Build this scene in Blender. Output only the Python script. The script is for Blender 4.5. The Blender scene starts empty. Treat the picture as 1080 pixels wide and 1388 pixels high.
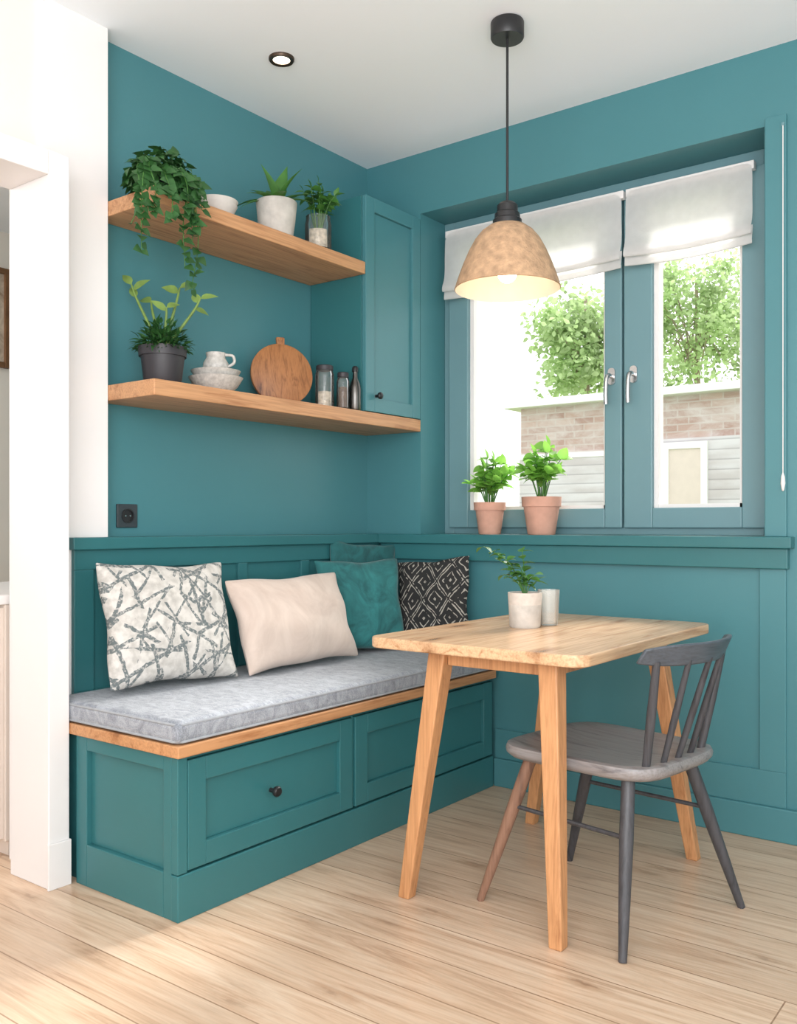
import bpy, bmesh, math, random
from mathutils import Vector, Matrix, Euler
random.seed(7)
scn = bpy.context.scene
COL = scn.collection
V = Vector
R = math.radians

# ------------------------------------------------------------------ materials
def S(r, g, b):
    def f(c):
        c /= 255.0
        return c/12.92 if c <= .04045 else ((c+.055)/1.055)**2.4
    return (f(r), f(g), f(b), 1)

def mulc(c, k):
    return (min(1, c[0]*k), min(1, c[1]*k), min(1, c[2]*k), 1)

def new(name):
    m = bpy.data.materials.new(name); m.use_nodes = True
    nt = m.node_tree
    return m, nt, nt.nodes['Principled BSDF']

def nd(nt, typ, ins=None, **kw):
    n = nt.nodes.new(typ)
    for k, v in kw.items(): setattr(n, k, v)
    for k, v in (ins or {}).items(): n.inputs[k].default_value = v
    return n

def ramp(nt, fac, stops):
    n = nt.nodes.new('ShaderNodeValToRGB')
    e = n.color_ramp.elements
    while len(e) < len(stops): e.new(.5)
    for i, (p, c) in enumerate(stops):
        e[i].position = p; e[i].color = c
    nt.links.new(fac, n.inputs['Fac'])
    return n.outputs['Color']

def mix(nt, fac, a, b, blend='MIX'):
    n = nt.nodes.new('ShaderNodeMix'); n.data_type = 'RGBA'; n.blend_type = blend
    for s, v in ((0, fac), (6, a), (7, b)):
        if isinstance(v, (int, float, tuple)): n.inputs[s].default_value = v
        else: nt.links.new(v, n.inputs[s])
    return n.outputs[2]

def mth(nt, op, a, b=None):
    n = nt.nodes.new('ShaderNodeMath'); n.operation = op
    for i, q in enumerate((a, b)):
        if q is None: continue
        if isinstance(q, (int, float)): n.inputs[i].default_value = q
        else: nt.links.new(q, n.inputs[i])
    return n.outputs[0]

def coords(nt, scale=(1, 1, 1), rot=(0, 0, 0)):
    tc = nt.nodes.new('ShaderNodeTexCoord')
    mp = nd(nt, 'ShaderNodeMapping')
    mp.inputs['Scale'].default_value = scale
    mp.inputs['Rotation'].default_value = rot
    nt.links.new(tc.outputs['Object'], mp.inputs['Vector'])
    return mp.outputs['Vector']

def noise(nt, vec, scale, detail=4, dist=0, rough=.5):
    n = nd(nt, 'ShaderNodeTexNoise', {'Scale': scale, 'Detail': detail, 'Distortion': dist, 'Roughness': rough})
    nt.links.new(vec, n.inputs['Vector'])
    return n.outputs['Fac']

def bump(nt, b, h, strength, dist=.01):
    n = nd(nt, 'ShaderNodeBump', {'Strength': strength, 'Distance': dist})
    nt.links.new(h, n.inputs['Height'])
    nt.links.new(n.outputs['Normal'], b.inputs['Normal'])

def simple(name, col, rough=.5, var=.08, scale=8, bmp=0, bscale=60, metal=0, trans=0):
    m, nt, b = new(name)
    v = coords(nt)
    f = noise(nt, v, scale)
    c = ramp(nt, f, [(.3, mulc(col, 1-var)), (.7, mulc(col, 1+var))])
    nt.links.new(c, b.inputs['Base Color'])
    b.inputs['Roughness'].default_value = rough
    b.inputs['Metallic'].default_value = metal
    if bmp: bump(nt, b, noise(nt, v, bscale, 3), bmp, .004)
    if trans:
        out = nt.nodes['Material Output']
        t = nd(nt, 'ShaderNodeBsdfTranslucent'); nt.links.new(c, t.inputs['Color'])
        mx = nd(nt, 'ShaderNodeMixShader', {0: trans})
        nt.links.new(b.outputs[0], mx.inputs[1]); nt.links.new(t.outputs[0], mx.inputs[2])
        nt.links.new(mx.outputs[0], out.inputs['Surface'])
    return m

def emis(name, col, st):
    m, nt, b = new(name)
    b.inputs['Base Color'].default_value = col
    b.inputs['Emission Color'].default_value = col
    b.inputs['Emission Strength'].default_value = st
    return m

def glass(name, tint=(1, 1, 1, 1), k=.35, frost=0):
    m, nt, b = new(name)
    out = nt.nodes['Material Output']
    t = nd(nt, 'ShaderNodeBsdfTransparent', {'Color': tint})
    g = nd(nt, 'ShaderNodeBsdfGlossy', {'Roughness': .03})
    lw = nd(nt, 'ShaderNodeLayerWeight', {'Blend': k})
    mx = nd(nt, 'ShaderNodeMixShader')
    nt.links.new(lw.outputs['Fresnel'], mx.inputs[0])
    nt.links.new(t.outputs[0], mx.inputs[1]); nt.links.new(g.outputs[0], mx.inputs[2])
    last = mx
    if frost:
        d = nd(nt, 'ShaderNodeBsdfDiffuse', {'Color': S(230, 228, 220)})
        m2 = nd(nt, 'ShaderNodeMixShader', {0: frost})
        nt.links.new(mx.outputs[0], m2.inputs[1]); nt.links.new(d.outputs[0], m2.inputs[2]); last = m2
    nt.links.new(last.outputs[0], out.inputs['Surface'])
    return m

def wood(name, light, dark, axis=0, rough=.45, knots=True, k=1.0):
    m, nt, b = new(name)
    def sc(a, c):
        s = [c*k]*3; s[axis] = a*k; return tuple(s)
    g1 = noise(nt, coords(nt, sc(1.0, 13)), 1.6, 8, 2.0, .64)
    c = ramp(nt, g1, [(.30, dark), (.48, mulc(light, .9)), (.68, light)])
    g2 = noise(nt, coords(nt, sc(3, 120)), 1.5, 3)
    c2 = ramp(nt, g2, [(.3, (.76, .72, .69, 1)), (.58, (1, 1, 1, 1))])
    c = mix(nt, .85, c, c2, 'MULTIPLY')
    if knots:
        vo = nd(nt, 'ShaderNodeTexVoronoi', {'Scale': 1.0})
        nt.links.new(coords(nt, sc(2.8, 8)), vo.inputs['Vector'])
        kc = ramp(nt, vo.outputs['Distance'], [(.06, (.38, .26, .18, 1)), (.15, (.74, .65, .58, 1)), (.32, (1, 1, 1, 1))])
        c = mix(nt, .8, c, kc, 'MULTIPLY')
    nt.links.new(c, b.inputs['Base Color'])
    b.inputs['Roughness'].default_value = rough
    bump(nt, b, g2, .12, .003)
    return m

def floor_mat():
    m, nt, b = new('oak_plank_floor')
    v = coords(nt)
    def brick(c1, c2, mo):
        n = nd(nt, 'ShaderNodeTexBrick', {'Color1': c1, 'Color2': c2, 'Mortar': mo, 'Scale': 1.0, 'Mortar Size': .0019,
                                          'Mortar Smooth': .2, 'Bias': 0.0, 'Brick Width': 3.2, 'Row Height': .15})
        n.offset = .37; n.offset_frequency = 2
        nt.links.new(v, n.inputs['Vector']); return n
    idb = brick((0, 0, 0, 1), (1, 1, 1, 1), (.5, .5, .5, 1))
    sh = nd(nt, 'ShaderNodeVectorMath', operation='MULTIPLY'); sh.inputs[1].default_value = (7.0, 3.0, 19.0)
    nt.links.new(idb.outputs['Color'], sh.inputs[0])
    def shifted(scale):
        a = nd(nt, 'ShaderNodeVectorMath', operation='ADD')
        nt.links.new(coords(nt, scale), a.inputs[0]); nt.links.new(sh.outputs[0], a.inputs[1])
        return a.outputs[0]
    g1 = noise(nt, shifted((.9, 11, 1)), 1.5, 8, 2.2, .63)
    c = ramp(nt, g1, [(.29, S(186, 153, 126)), (.46, S(212, 182, 154)), (.68, S(224, 200, 175))])
    g2 = noise(nt, shifted((4, 110, 1)), 1.4, 3)
    c2 = ramp(nt, g2, [(.3, (.83, .80, .77, 1)), (.56, (1, 1, 1, 1))])
    c = mix(nt, .75, c, c2, 'MULTIPLY')
    vo = nd(nt, 'ShaderNodeTexVoronoi', {'Scale': 1.0}, voronoi_dimensions='2D')
    dv = nd(nt, 'ShaderNodeVectorMath', operation='ADD')
    nz = nd(nt, 'ShaderNodeTexNoise', {'Scale': 22.0, 'Detail': 4.0}); nt.links.new(v, nz.inputs['Vector'])
    nzs = nd(nt, 'ShaderNodeVectorMath', operation='SCALE'); nzs.inputs['Scale'].default_value = .26
    nt.links.new(nz.outputs['Color'], nzs.inputs[0])
    nt.links.new(shifted((2.2, 8.5, 1)), dv.inputs[0]); nt.links.new(nzs.outputs[0], dv.inputs[1])
    nt.links.new(dv.outputs[0], vo.inputs['Vector'])
    kc = ramp(nt, vo.outputs['Distance'], [(.03, (.46, .36, .29, 1)), (.075, (.74, .65, .58, 1)), (.22, (1, 1, 1, 1))])
    sp = nt.nodes.new('ShaderNodeSeparateColor'); nt.links.new(vo.outputs['Color'], sp.inputs[0])
    msk = mth(nt, 'MULTIPLY', mth(nt, 'SUBTRACT', sp.outputs[0], .55), 1.9)
    msk = mth(nt, 'MAXIMUM', msk, 0.0)
    c = mix(nt, msk, c, mix(nt, 1.0, c, kc, 'MULTIPLY'))
    tint = brick((.89, .87, .855, 1), (1, 1, 1, 1), (.52, .44, .38, 1))
    c = mix(nt, 1.0, c, tint.outputs['Color'], 'MULTIPLY')
    nt.links.new(c, b.inputs['Base Color'])
    b.inputs['Roughness'].default_value = .3
    bump(nt, b, g2, .06, .003)
    return m

def crushed_fabric(name, a, bcol, scale=14, stretch=(1, 1, 1), rough=.9, bm=.35):
    m, nt, b = new(name)
    v = coords(nt, stretch)
    f = noise(nt, v, scale, 7, 1.5, .65)
    c = ramp(nt, f, [(.36, a), (.62, bcol)])
    nt.links.new(c, b.inputs['Base Color'])
    b.inputs['Roughness'].default_value = rough
    b.inputs['Sheen Weight'].default_value = .2
    bump(nt, b, f, bm, .006)
    return m

def lattice_fabric():
    m, nt, b = new('abstract_line_print')
    v = coords(nt)
    sx = nt.nodes.new('ShaderNodeSeparateXYZ'); nt.links.new(v, sx.inputs[0])
    wob = noise(nt, v, 6, 2); rag = noise(nt, v, 60, 4)
    fac = None
    for i, (ang, k, mo) in enumerate(((32, 15.0, 0), (84, 11.5, 3), (-40, 14.0, 7), (58, 11.0, 11), (-66, 11.5, 15), (12, 10.0, 21), (-20, 11.0, 27))):
        d = mth(nt, 'ADD', mth(nt, 'MULTIPLY', sx.outputs[0], math.cos(R(ang))*k), mth(nt, 'MULTIPLY', sx.outputs[2], math.sin(R(ang))*k))
        d = mth(nt, 'ADD', d, mth(nt, 'MULTIPLY', wob, .3))
        d = mth(nt, 'PINGPONG', d, .5)
        wdt = mth(nt, 'MULTIPLY', rag, .12)
        ln = mth(nt, 'LESS_THAN', d, wdt)
        mp = nd(nt, 'ShaderNodeMapping'); mp.inputs['Location'].default_value = (mo, mo*1.3, mo*.7); nt.links.new(v, mp.inputs['Vector'])
        mk = mth(nt, 'GREATER_THAN', noise(nt, mp.outputs[0], 8, 1), .48)
        ln = mth(nt, 'MULTIPLY', ln, mk)
        fac = ln if fac is None else mth(nt, 'MAXIMUM', fac, ln)
    dry = ramp(nt, noise(nt, v, 130, 3), [(.34, (.2, .2, .2, 1)), (.52, (.9, .9, .9, 1))])
    bg = ramp(nt, noise(nt, v, 40, 5), [(.35, S(180, 175, 168)), (.6, S(208, 203, 196))])
    c = mix(nt, mth(nt, 'MULTIPLY', fac, dry), bg, S(84, 95, 97))
    nt.links.new(c, b.inputs['Base Color']); b.inputs['Roughness'].default_value = .9
    bump(nt, b, noise(nt, v, 220, 2), .3, .003)
    return m

def diamond_fabric():
    m, nt, b = new('black_diamond_print')
    v = coords(nt, (1, 1, .8))
    sx = nt.nodes.new('ShaderNodeSeparateXYZ'); nt.links.new(v, sx.inputs[0])
    wob = mth(nt, 'MULTIPLY', noise(nt, v, 14, 2), .35)
    p = mth(nt, 'PINGPONG', mth(nt, 'ADD', mth(nt, 'MULTIPLY', mth(nt, 'ADD', sx.outputs[0], sx.outputs[2]), 8.5), wob), .5)
    q = mth(nt, 'PINGPONG', mth(nt, 'ADD', mth(nt, 'MULTIPLY', mth(nt, 'SUBTRACT', sx.outputs[0], sx.outputs[2]), 8.5), wob), .5)
    mn = mth(nt, 'MINIMUM', p, q)
    s = mth(nt, 'SINE', mth(nt, 'MULTIPLY', mn, 30.0))
    nz = noise(nt, v, 55, 4)
    f = mth(nt, 'GREATER_THAN', mth(nt, 'ADD', s, mth(nt, 'MULTIPLY', nz, 1.5)), 1.62)
    c = mix(nt, f, S(38, 38, 38), S(168, 162, 152))
    nt.links.new(c, b.inputs['Base Color']); b.inputs['Roughness'].default_value = .9
    bump(nt, b, noise(nt, v, 150, 2), .3, .003)
    return m

def weave_fabric():
    m, nt, b = new('grey_woven_velvet')
    v = coords(nt, (1, 2.0, 1))
    f1 = noise(nt, v, 22, 6, 1.0, .62); f2 = noise(nt, coords(nt, (1, 1, 1)), 300, 3)
    f = mth(nt, 'ADD', mth(nt, 'MULTIPLY', f1, .6), mth(nt, 'MULTIPLY', f2, .4))
    c = ramp(nt, f, [(.36, S(116, 121, 129)), (.6, S(166, 170, 177))])
    nt.links.new(c, b.inputs['Base Color'])
    b.inputs['Roughness'].default_value = .9; b.inputs['Sheen Weight'].default_value = .2
    bump(nt, b, f, .4, .004)
    return m

TEAL = S(70, 125, 132)
M = dict(
    teal_wall=simple('teal_wall_paint', TEAL, .38, .03, 2, .05, 200),
    teal_joinery=simple('teal_satin_paint', S(49, 108, 112), .34, .03, 3),
    teal_window=simple('blue_grey_window_paint', S(106, 142, 149), .4, .04, 3),
    white_wall=simple('white_plaster', S(234, 230, 228), .75, .02, 3, .05, 150),
    cream_wall=simple('cream_plaster', S(236, 226, 215), .8, .02, 3, .05, 150),
    ceiling=simple('ceiling_white', S(245, 248, 252), .85, .01, 2),
    white_gloss=simple('white_trim_paint', S(230, 226, 224), .45, .02, 3),
    floor=floor_mat(),
    oak_y=wood('oak_grain_lengthwise', S(208, 156, 112), S(158, 104, 66), 1),
    oak_table=wood('oak_table_top', S(222, 182, 142), S(182, 134, 94), 1, .26),
    oak_leg=wood('oak_leg', S(206, 150, 102), S(164, 108, 66), 2, .45, False),
    oak_seat=wood('oak_seat_board', S(204, 150, 104), S(168, 112, 70), 1),
    board=wood('acacia_board', S(178, 120, 74), S(112, 68, 40), 2, .5, True, 1.6),
    black=simple('black_metal', S(30, 30, 32), .4, .1, 10),
    bronze=simple('dark_bronze', S(74, 58, 46), .35, .1, 10, metal=.6),
    charcoal=wood('charcoal_stained_wood', S(72, 72, 76), S(48, 48, 52), 2, .42, False),
    lit_leg=wood('brown_lit_wood', S(146, 110, 90), S(100, 74, 62), 2, .45, False),  # light on one dark chair leg, painted in as brown
    charcoal_seat=wood('grey_stained_seat', S(148, 143, 142), S(94, 90, 92), 0, .34, False),
    rail=wood('slate_stained_rail', S(86, 92, 100), S(64, 70, 78), 1, .4, False),
    chrome=simple('brushed_steel', S(200, 200, 200), .25, .05, 20, metal=1),
    dark_steel=simple('dark_steel', S(104, 101, 98), .3, .2, 20, metal=1),
    cushion=weave_fabric(),
    piping=simple('grey_piping', S(150, 153, 157), .9, .08, 60),
    beige=crushed_fabric('beige_linen', S(196, 176, 163), S(212, 194, 181), 5, (1, 1, 1), .95, .12),
    velvet=crushed_fabric('teal_velvet', S(22, 86, 88), S(44, 122, 122), 8, (1, 1, 1), .8, .2),
    velvet_dark=crushed_fabric('deep_teal_velvet', S(14, 74, 76), S(32, 106, 108), 8, (1, 1, 1), .8, .2),
    lattice=lattice_fabric(), diamond=diamond_fabric(),
    blind=simple('white_blind_cloth', S(236, 234, 232), .9, .03, 30, .2, 250, 0, .5),
    cork=simple('sandy_clay_shade', S(180, 146, 114), .88, .24, 42, 1.0, 120),
    shade_in=simple('cream_shade_lining', S(236, 222, 204), .7, .03, 20),
    bulb=emis('warm_bulb', (1, .85, .63, 1), 13),
    spot=emis('warm_spot', (1, .88, .68, 1), 3),
    leaf_dark=simple('dark_green_leaf', S(52, 96, 48), .45, .35, 14, 0, 60, 0, .2),
    leaf_mid=simple('mid_green_leaf', S(80, 130, 60), .42, .3, 14, 0, 60, 0, .25),
    leaf_bright=simple('bright_green_leaf', S(146, 200, 92), .42, .2, 14, 0, 60, 0, .5),
    leaf_lime=simple('lime_stalk', S(128, 156, 80), .5, .22, 20, 0, 60, 0, .2),
    leaf_tree=simple('sunlit_tree_leaf', S(178, 202, 146), .5, .35, 1.5, 0, 60, 0, .5),
    soil=simple('potting_soil', S(52, 40, 32), .95, .3, 60, .6, 120),
    terracotta=simple('terracotta', S(200, 152, 132), .8, .1, 18, .2, 90),
    pot_black=simple('anthracite_pot', S(50, 48, 52), .5, .12, 14),
    pot_white=simple('white_glazed_pot', S(216, 211, 205), .55, .1, 22, .15, 80),
    concrete=simple('pale_concrete', S(192, 186, 178), .8, .14, 26, .4, 70),
    ceramic=simple('speckled_stoneware', S(192, 187, 180), .45, .2, 90),
    pot_tan=simple('pale_stoneware', S(204, 194, 184), .7, .12, 40, .2, 90),
    glass=glass('clear_glass', (1, 1, 1, 1), .22, .04), frosted=glass('milky_glass', (1, 1, 1, 1), .3, .3), pane=glass('window_pane', (1, 1, 1, 1), .12),
    pebble=simple('pale_pebbles', S(190, 178, 160), .8, .35, 80, .8, 80),
    seeds=simple('brown_seeds', S(92, 72, 58), .8, .4, 140, .8, 140),
    socket=simple('dark_socket_plastic', S(52, 60, 64), .4, .06, 30),
    frame_brown=simple('brown_wood_frame', S(120, 84, 54), .5, .15, 20),
    hall_cab=simple('beige_cabinet', S(222, 208, 196), .5, .03, 10),
    print=crushed_fabric('muted_print', S(150, 130, 110), S(210, 196, 176), 6),
    ground=simple('garden_grass', S(120, 140, 84), .95, .25, 3),
    bark=simple('bark', S(160, 146, 130), .9, .25, 10),
    roof=simple('white_fascia', S(240, 240, 238), .6, .03, 3),
)

def brick_mat():
    m, nt, b = new('pale_weathered_brick')
    v = coords(nt, (1, 1, 1), (R(90), 0, 0))
    n = nd(nt, 'ShaderNodeTexBrick', {'Color1': S(168, 136, 124), 'Color2': S(192, 166, 154), 'Mortar': S(190, 176, 168), 'Scale': 1.0,
                                      'Mortar Size': .010, 'Brick Width': .28, 'Row Height': .09})
    nt.links.new(v, n.inputs['Vector'])
    f = noise(nt, coords(nt, (1, 1, 2.2)), 1.9, 7, .6, .65)
    c = mix(nt, ramp(nt, f, [(.40, (.05, .05, .05, 1)), (.66, (.9, .9, .9, 1))]), n.outputs['Color'], S(210, 202, 198))
    nt.links.new(c, b.inputs['Base Color']); b.inputs['Roughness'].default_value = .9
    return m
def siding_mat():
    m, nt, b = new('white_lap_siding')
    tc = nt.nodes.new('ShaderNodeTexCoord')
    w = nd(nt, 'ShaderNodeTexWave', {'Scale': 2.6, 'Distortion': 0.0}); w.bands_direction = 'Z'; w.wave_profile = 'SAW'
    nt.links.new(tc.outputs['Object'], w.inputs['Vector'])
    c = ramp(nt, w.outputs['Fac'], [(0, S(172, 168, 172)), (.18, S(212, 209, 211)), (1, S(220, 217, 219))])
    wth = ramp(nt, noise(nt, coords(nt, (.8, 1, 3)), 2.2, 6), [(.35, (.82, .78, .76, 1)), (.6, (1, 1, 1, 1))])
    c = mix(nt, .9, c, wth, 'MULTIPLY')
    nt.links.new(c, b.inputs['Base Color']); b.inputs['Roughness'].default_value = .7
    return m
M['brick'] = brick_mat(); M['siding'] = siding_mat()

# ------------------------------------------------------------------ mesh builder
def spl(pts, n=6):
    pts = [V(p) for p in pts]
    if len(pts) < 3: return pts
    P = [pts[0]*2-pts[1]] + pts + [pts[-1]*2-pts[-2]]
    out = []
    for i in range(1, len(P)-2):
        a, b, c, d = P[i-1], P[i], P[i+1], P[i+2]
        for k in range(n):
            t = k/n
            out.append(.5*((2*b)+(c-a)*t+(2*a-5*b+4*c-d)*t*t+(3*b-a-3*c+d)*t**3))
    out.append(pts[-1])
    return out

class MB:
    def __init__(s): s.bm = bmesh.new()
    def verts(s, pts): return [s.bm.verts.new(p) for p in pts]
    def face(s, vs):
        try: s.bm.faces.new(vs)
        except ValueError: pass
    def hexa(s, p):
        v = s.verts(p)
        for f in ((0, 3, 2, 1), (4, 5, 6, 7), (0, 1, 5, 4), (1, 2, 6, 5), (2, 3, 7, 6), (3, 0, 4, 7)):
            s.face([v[i] for i in f])
        return s
    def box(s, x0, x1, y0, y1, z0, z1):
        return s.hexa([(x0, y0, z0), (x1, y0, z0), (x1, y1, z0), (x0, y1, z0), (x0, y0, z1), (x1, y0, z1), (x1, y1, z1), (x0, y1, z1)])
    def bar(s, p0, p1, a0, a1):
        """square-section tapered leg, ends cut level"""
        q = []
        for p, a in ((p0, a0), (p1, a1)):
            h = a/2
            q += [(p[0]-h, p[1]-h, p[2]), (p[0]+h, p[1]-h, p[2]), (p[0]+h, p[1]+h, p[2]), (p[0]-h, p[1]+h, p[2])]
        return s.hexa(q)
    def lathe(s, prof, c=(0, 0, 0), seg=32, mtx=None):
        rings = []
        for r, z in prof:
            ring = []
            for k in range(seg):
                a = 2*math.pi*k/seg
                p = V((r*math.cos(a), r*math.sin(a), z))
                if mtx: p = mtx @ p
                ring.append(s.bm.verts.new(p+V(c)))
            rings.append(ring)
        for a, b in zip(rings, rings[1:]):
            for k in range(seg):
                s.face([a[k], a[(k+1) % seg], b[(k+1) % seg], b[k]])
        bmesh.ops.remove_doubles(s.bm, verts=[v for r in rings for v in r], dist=1e-5)
        return s
    def tube(s, pts, r, seg=8, cap=True):
        pts = [V(p) for p in pts]; n = len(pts)
        rad = r if isinstance(r, (list, tuple)) else [r]*n
        if len(rad) != n:
            rad = [rad[0]+(rad[-1]-rad[0])*i/(n-1) for i in range(n)]
        t0 = (pts[1]-pts[0]).normalized()
        nrm = t0.orthogonal().normalized()
        rings = []
        for i in range(n):
            t = (pts[min(i+1, n-1)]-pts[max(i-1, 0)]).normalized()
            nrm = (nrm-t*nrm.dot(t)).normalized()
            bn = t.cross(nrm)
            rings.append([s.bm.verts.new(pts[i]+(nrm*math.cos(2*math.pi*k/seg)+bn*math.sin(2*math.pi*k/seg))*rad[i]) for k in range(seg)])
        for a, b in zip(rings, rings[1:]):
            for k in range(seg): s.face([a[k], a[(k+1) % seg], b[(k+1) % seg], b[k]])
        if cap: s.face(rings[0][::-1]); s.face(rings[-1])
        return s
    def prism(s, poly, z0, z1):
        a = s.verts([(x, y, z0) for x, y in poly]); b = s.verts([(x, y, z1) for x, y in poly])
        s.face(a[::-1]); s.face(b)
        n = len(poly)
        for k in range(n): s.face([a[k], a[(k+1) % n], b[(k+1) % n], b[k]])
        return s
    def rrect(s, x0, x1, y0, y1, r, z0, z1, n=6):
        poly = []
        for cx, cy, a0 in ((x1-r, y0+r, -90), (x1-r, y1-r, 0), (x0+r, y1-r, 90), (x0+r, y0+r, 180)):
            for k in range(n+1):
                a = R(a0+90*k/n); poly.append((cx+r*math.cos(a), cy+r*math.sin(a)))
        return s.prism(poly, z0, z1)
    def leaf(s, p, d, n, L, W, curl=.3, fold=.2, seg=5, pw=.75, ex=1.0):
        p = V(p); d = V(d).normalized(); n = V(n)
        sd = d.cross(n)
        if sd.length < 1e-3: sd = d.orthogonal()
        sd.normalize(); n = sd.cross(d)
        rows = []
        for i in range(seg+1):
            t = i/seg
            w = W*.5*max(.03, max(0, math.sin(math.pi*t**pw))**ex)
            c = p+d*(L*t*(1-.25*abs(curl)*t))-n*(curl*L*t*t)
            rows.append(s.verts([c-sd*w+n*fold*w, c, c+sd*w+n*fold*w]))
        for a, b in zip(rows, rows[1:]):
            s.face([a[0], a[1], b[1], b[0]]); s.face([a[1], a[2], b[2], b[1]])
        return s
    def build(s, name, mat, parent=None, off=None, loc=None, smooth=None, bevel=0, bseg=2, sub=0, recalc=True):
        o_ = V(off) if off is not None else (V(loc) if loc is not None else None)
        if o_ is not None:
            for v in s.bm.verts: v.co -= o_
        if recalc: bmesh.ops.recalc_face_normals(s.bm, faces=s.bm.faces)
        me = bpy.data.meshes.new(name); s.bm.to_mesh(me); s.bm.free()
        o = bpy.data.objects.new(name, me); COL.objects.link(o)
        me.materials.append(M[mat])
        if smooth is not None:
            for p in me.polygons: p.use_smooth = True
            me.set_sharp_from_angle(angle=R(smooth))
        if bevel:
            md = o.modifiers.new('bevel', 'BEVEL'); md.width = bevel; md.segments = bseg; md.limit_method = 'ANGLE'; md.angle_limit = R(40)
        if sub:
            md = o.modifiers.new('sub', 'SUBSURF'); md.levels = sub; md.render_levels = sub
        if parent: o.parent = parent
        if loc is not None: o.location = loc
        return o

def tag(o, label, cat, group=None):
    o['label'] = label; o['category'] = cat
    if group: o['group'] = group
    return o
def thing(name, label, cat, loc=(0, 0, 0), rotz=0, group=None):
    o = bpy.data.objects.new(name, None); COL.objects.link(o)
    o.empty_display_size = .1
    o.location = loc; o.rotation_euler = (0, 0, rotz)
    return tag(o, label, cat, group)
def struct(o): o['kind'] = 'structure'; return o

def shaker_x(mb, xb, xf, y0, y1, z0, z1, fw, rec, fb=None, ft=None):
    fb = fw if fb is None else fb; ft = fw if ft is None else ft
    mb.box(xb, xf-rec, y0+fw, y1-fw, z0+fb, z1-ft)
    mb.box(xb, xf, y0, y0+fw, z0, z1); mb.box(xb, xf, y1-fw, y1, z0, z1)
    mb.box(xb, xf, y0+fw, y1-fw, z0, z0+fb); mb.box(xb, xf, y0+fw, y1-fw, z1-ft, z1)
    return mb

# ------------------------------------------------------------------ the room
H = 2.6
struct(MB().box(-2.2, 6, -6, 0.0, -.05, 0).build('floor', 'floor'))
struct(MB().box(-2.2, 6, -6, .45, H, H+.1).build('ceiling', 'ceiling'))
struct(MB().box(-.12, 0, -1.38, 0, 0, H).build('wall_left', 'teal_wall'))
struct(MB().box(-.12, .065, -1.604, -1.38, 0, H).build('wall_pier', 'white_wall'))
w = MB().box(-.12, .045, -2.87, -1.604, 2.09, H).box(-.12, .045, -6, -2.87, 0, H)
struct(w.build('wall_entry', 'cream_wall'))  # cream colour stands in for the warmer light on this wall
struct(MB().box(-2.2, -2.1, -6, 0, 0, H).build('wall_hall', 'cream_wall'))
w = MB().box(-2.2, .29, 0, .25, 0, H).box(1.685, 6, 0, .25, 0, H).box(.29, 1.685, 0, .25, 0, .955).box(.29, 1.685, 0, .25, 2.344, H)
struct(w.build('wall_window', 'teal_wall'))
# exterior reveal outside the window, white render
w = MB().box(-.2, .385, .255, .43, .6, 2.7).box(1.66, 2.2, .255, .43, .6, 2.7)
struct(w.build('trim_1', 'roof'))
# doorway lining
w = MB().box(0, .2, -1.67, -1.604, 0, 2.09).box(0, .2, -2.80, -1.67, 2.02, 2.09).box(0, .2, -2.87, -2.80, 0, 2.09)
struct(w.build('trim_2', 'white_gloss', bevel=.003))
struct(MB().box(.2, .209, -1.676, -1.603, 0, .13).build('trim_3', 'white_gloss', bevel=.002))
# panelled backrest wainscot on the left wall
w = MB().box(.0, .066, -1.51, -.0, .46, .955)
w.box(.066, .08, -1.51, -.015, .893, .955).box(.066, .08, -1.51, -.015, .46, .52)
for a, b in ((-1.51, -1.44), (-.837, -.793), (-.506, -.46), (-.09, -.015)): w.box(.066, .08, a, b, .52, .893)
struct(w.build('trim_4', 'teal_joinery', bevel=.002))
struct(MB().box(0, .10, -1.525, 0, .955, .993).build('trim_5', 'teal_joinery', bevel=.003))
w = MB().box(.10, 1.78, -.05, 0, .955, .993).box(.29, 1.685, 0, .175, .955, .993).box(.10, 1.765, -.03, 0, .888, .955)
struct(w.build('trim_6', 'teal_joinery', bevel=.003))
w = MB().box(1.672, 1.755, -.011, 0, .225, .888).box(.66, 1.755, -.011, 0, .11, .225)
struct(w.build('trim_7', 'teal_wall', bevel=.002))
struct(MB().box(.66, 6, -.022, 0, 0, .11).build('baseboard_window', 'teal_wall', bevel=.004))
struct(MB().box(1.69, 1.757, -.013, 0, .993, 2.365).build('trim_8', 'teal_wall', bevel=.002))

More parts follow.
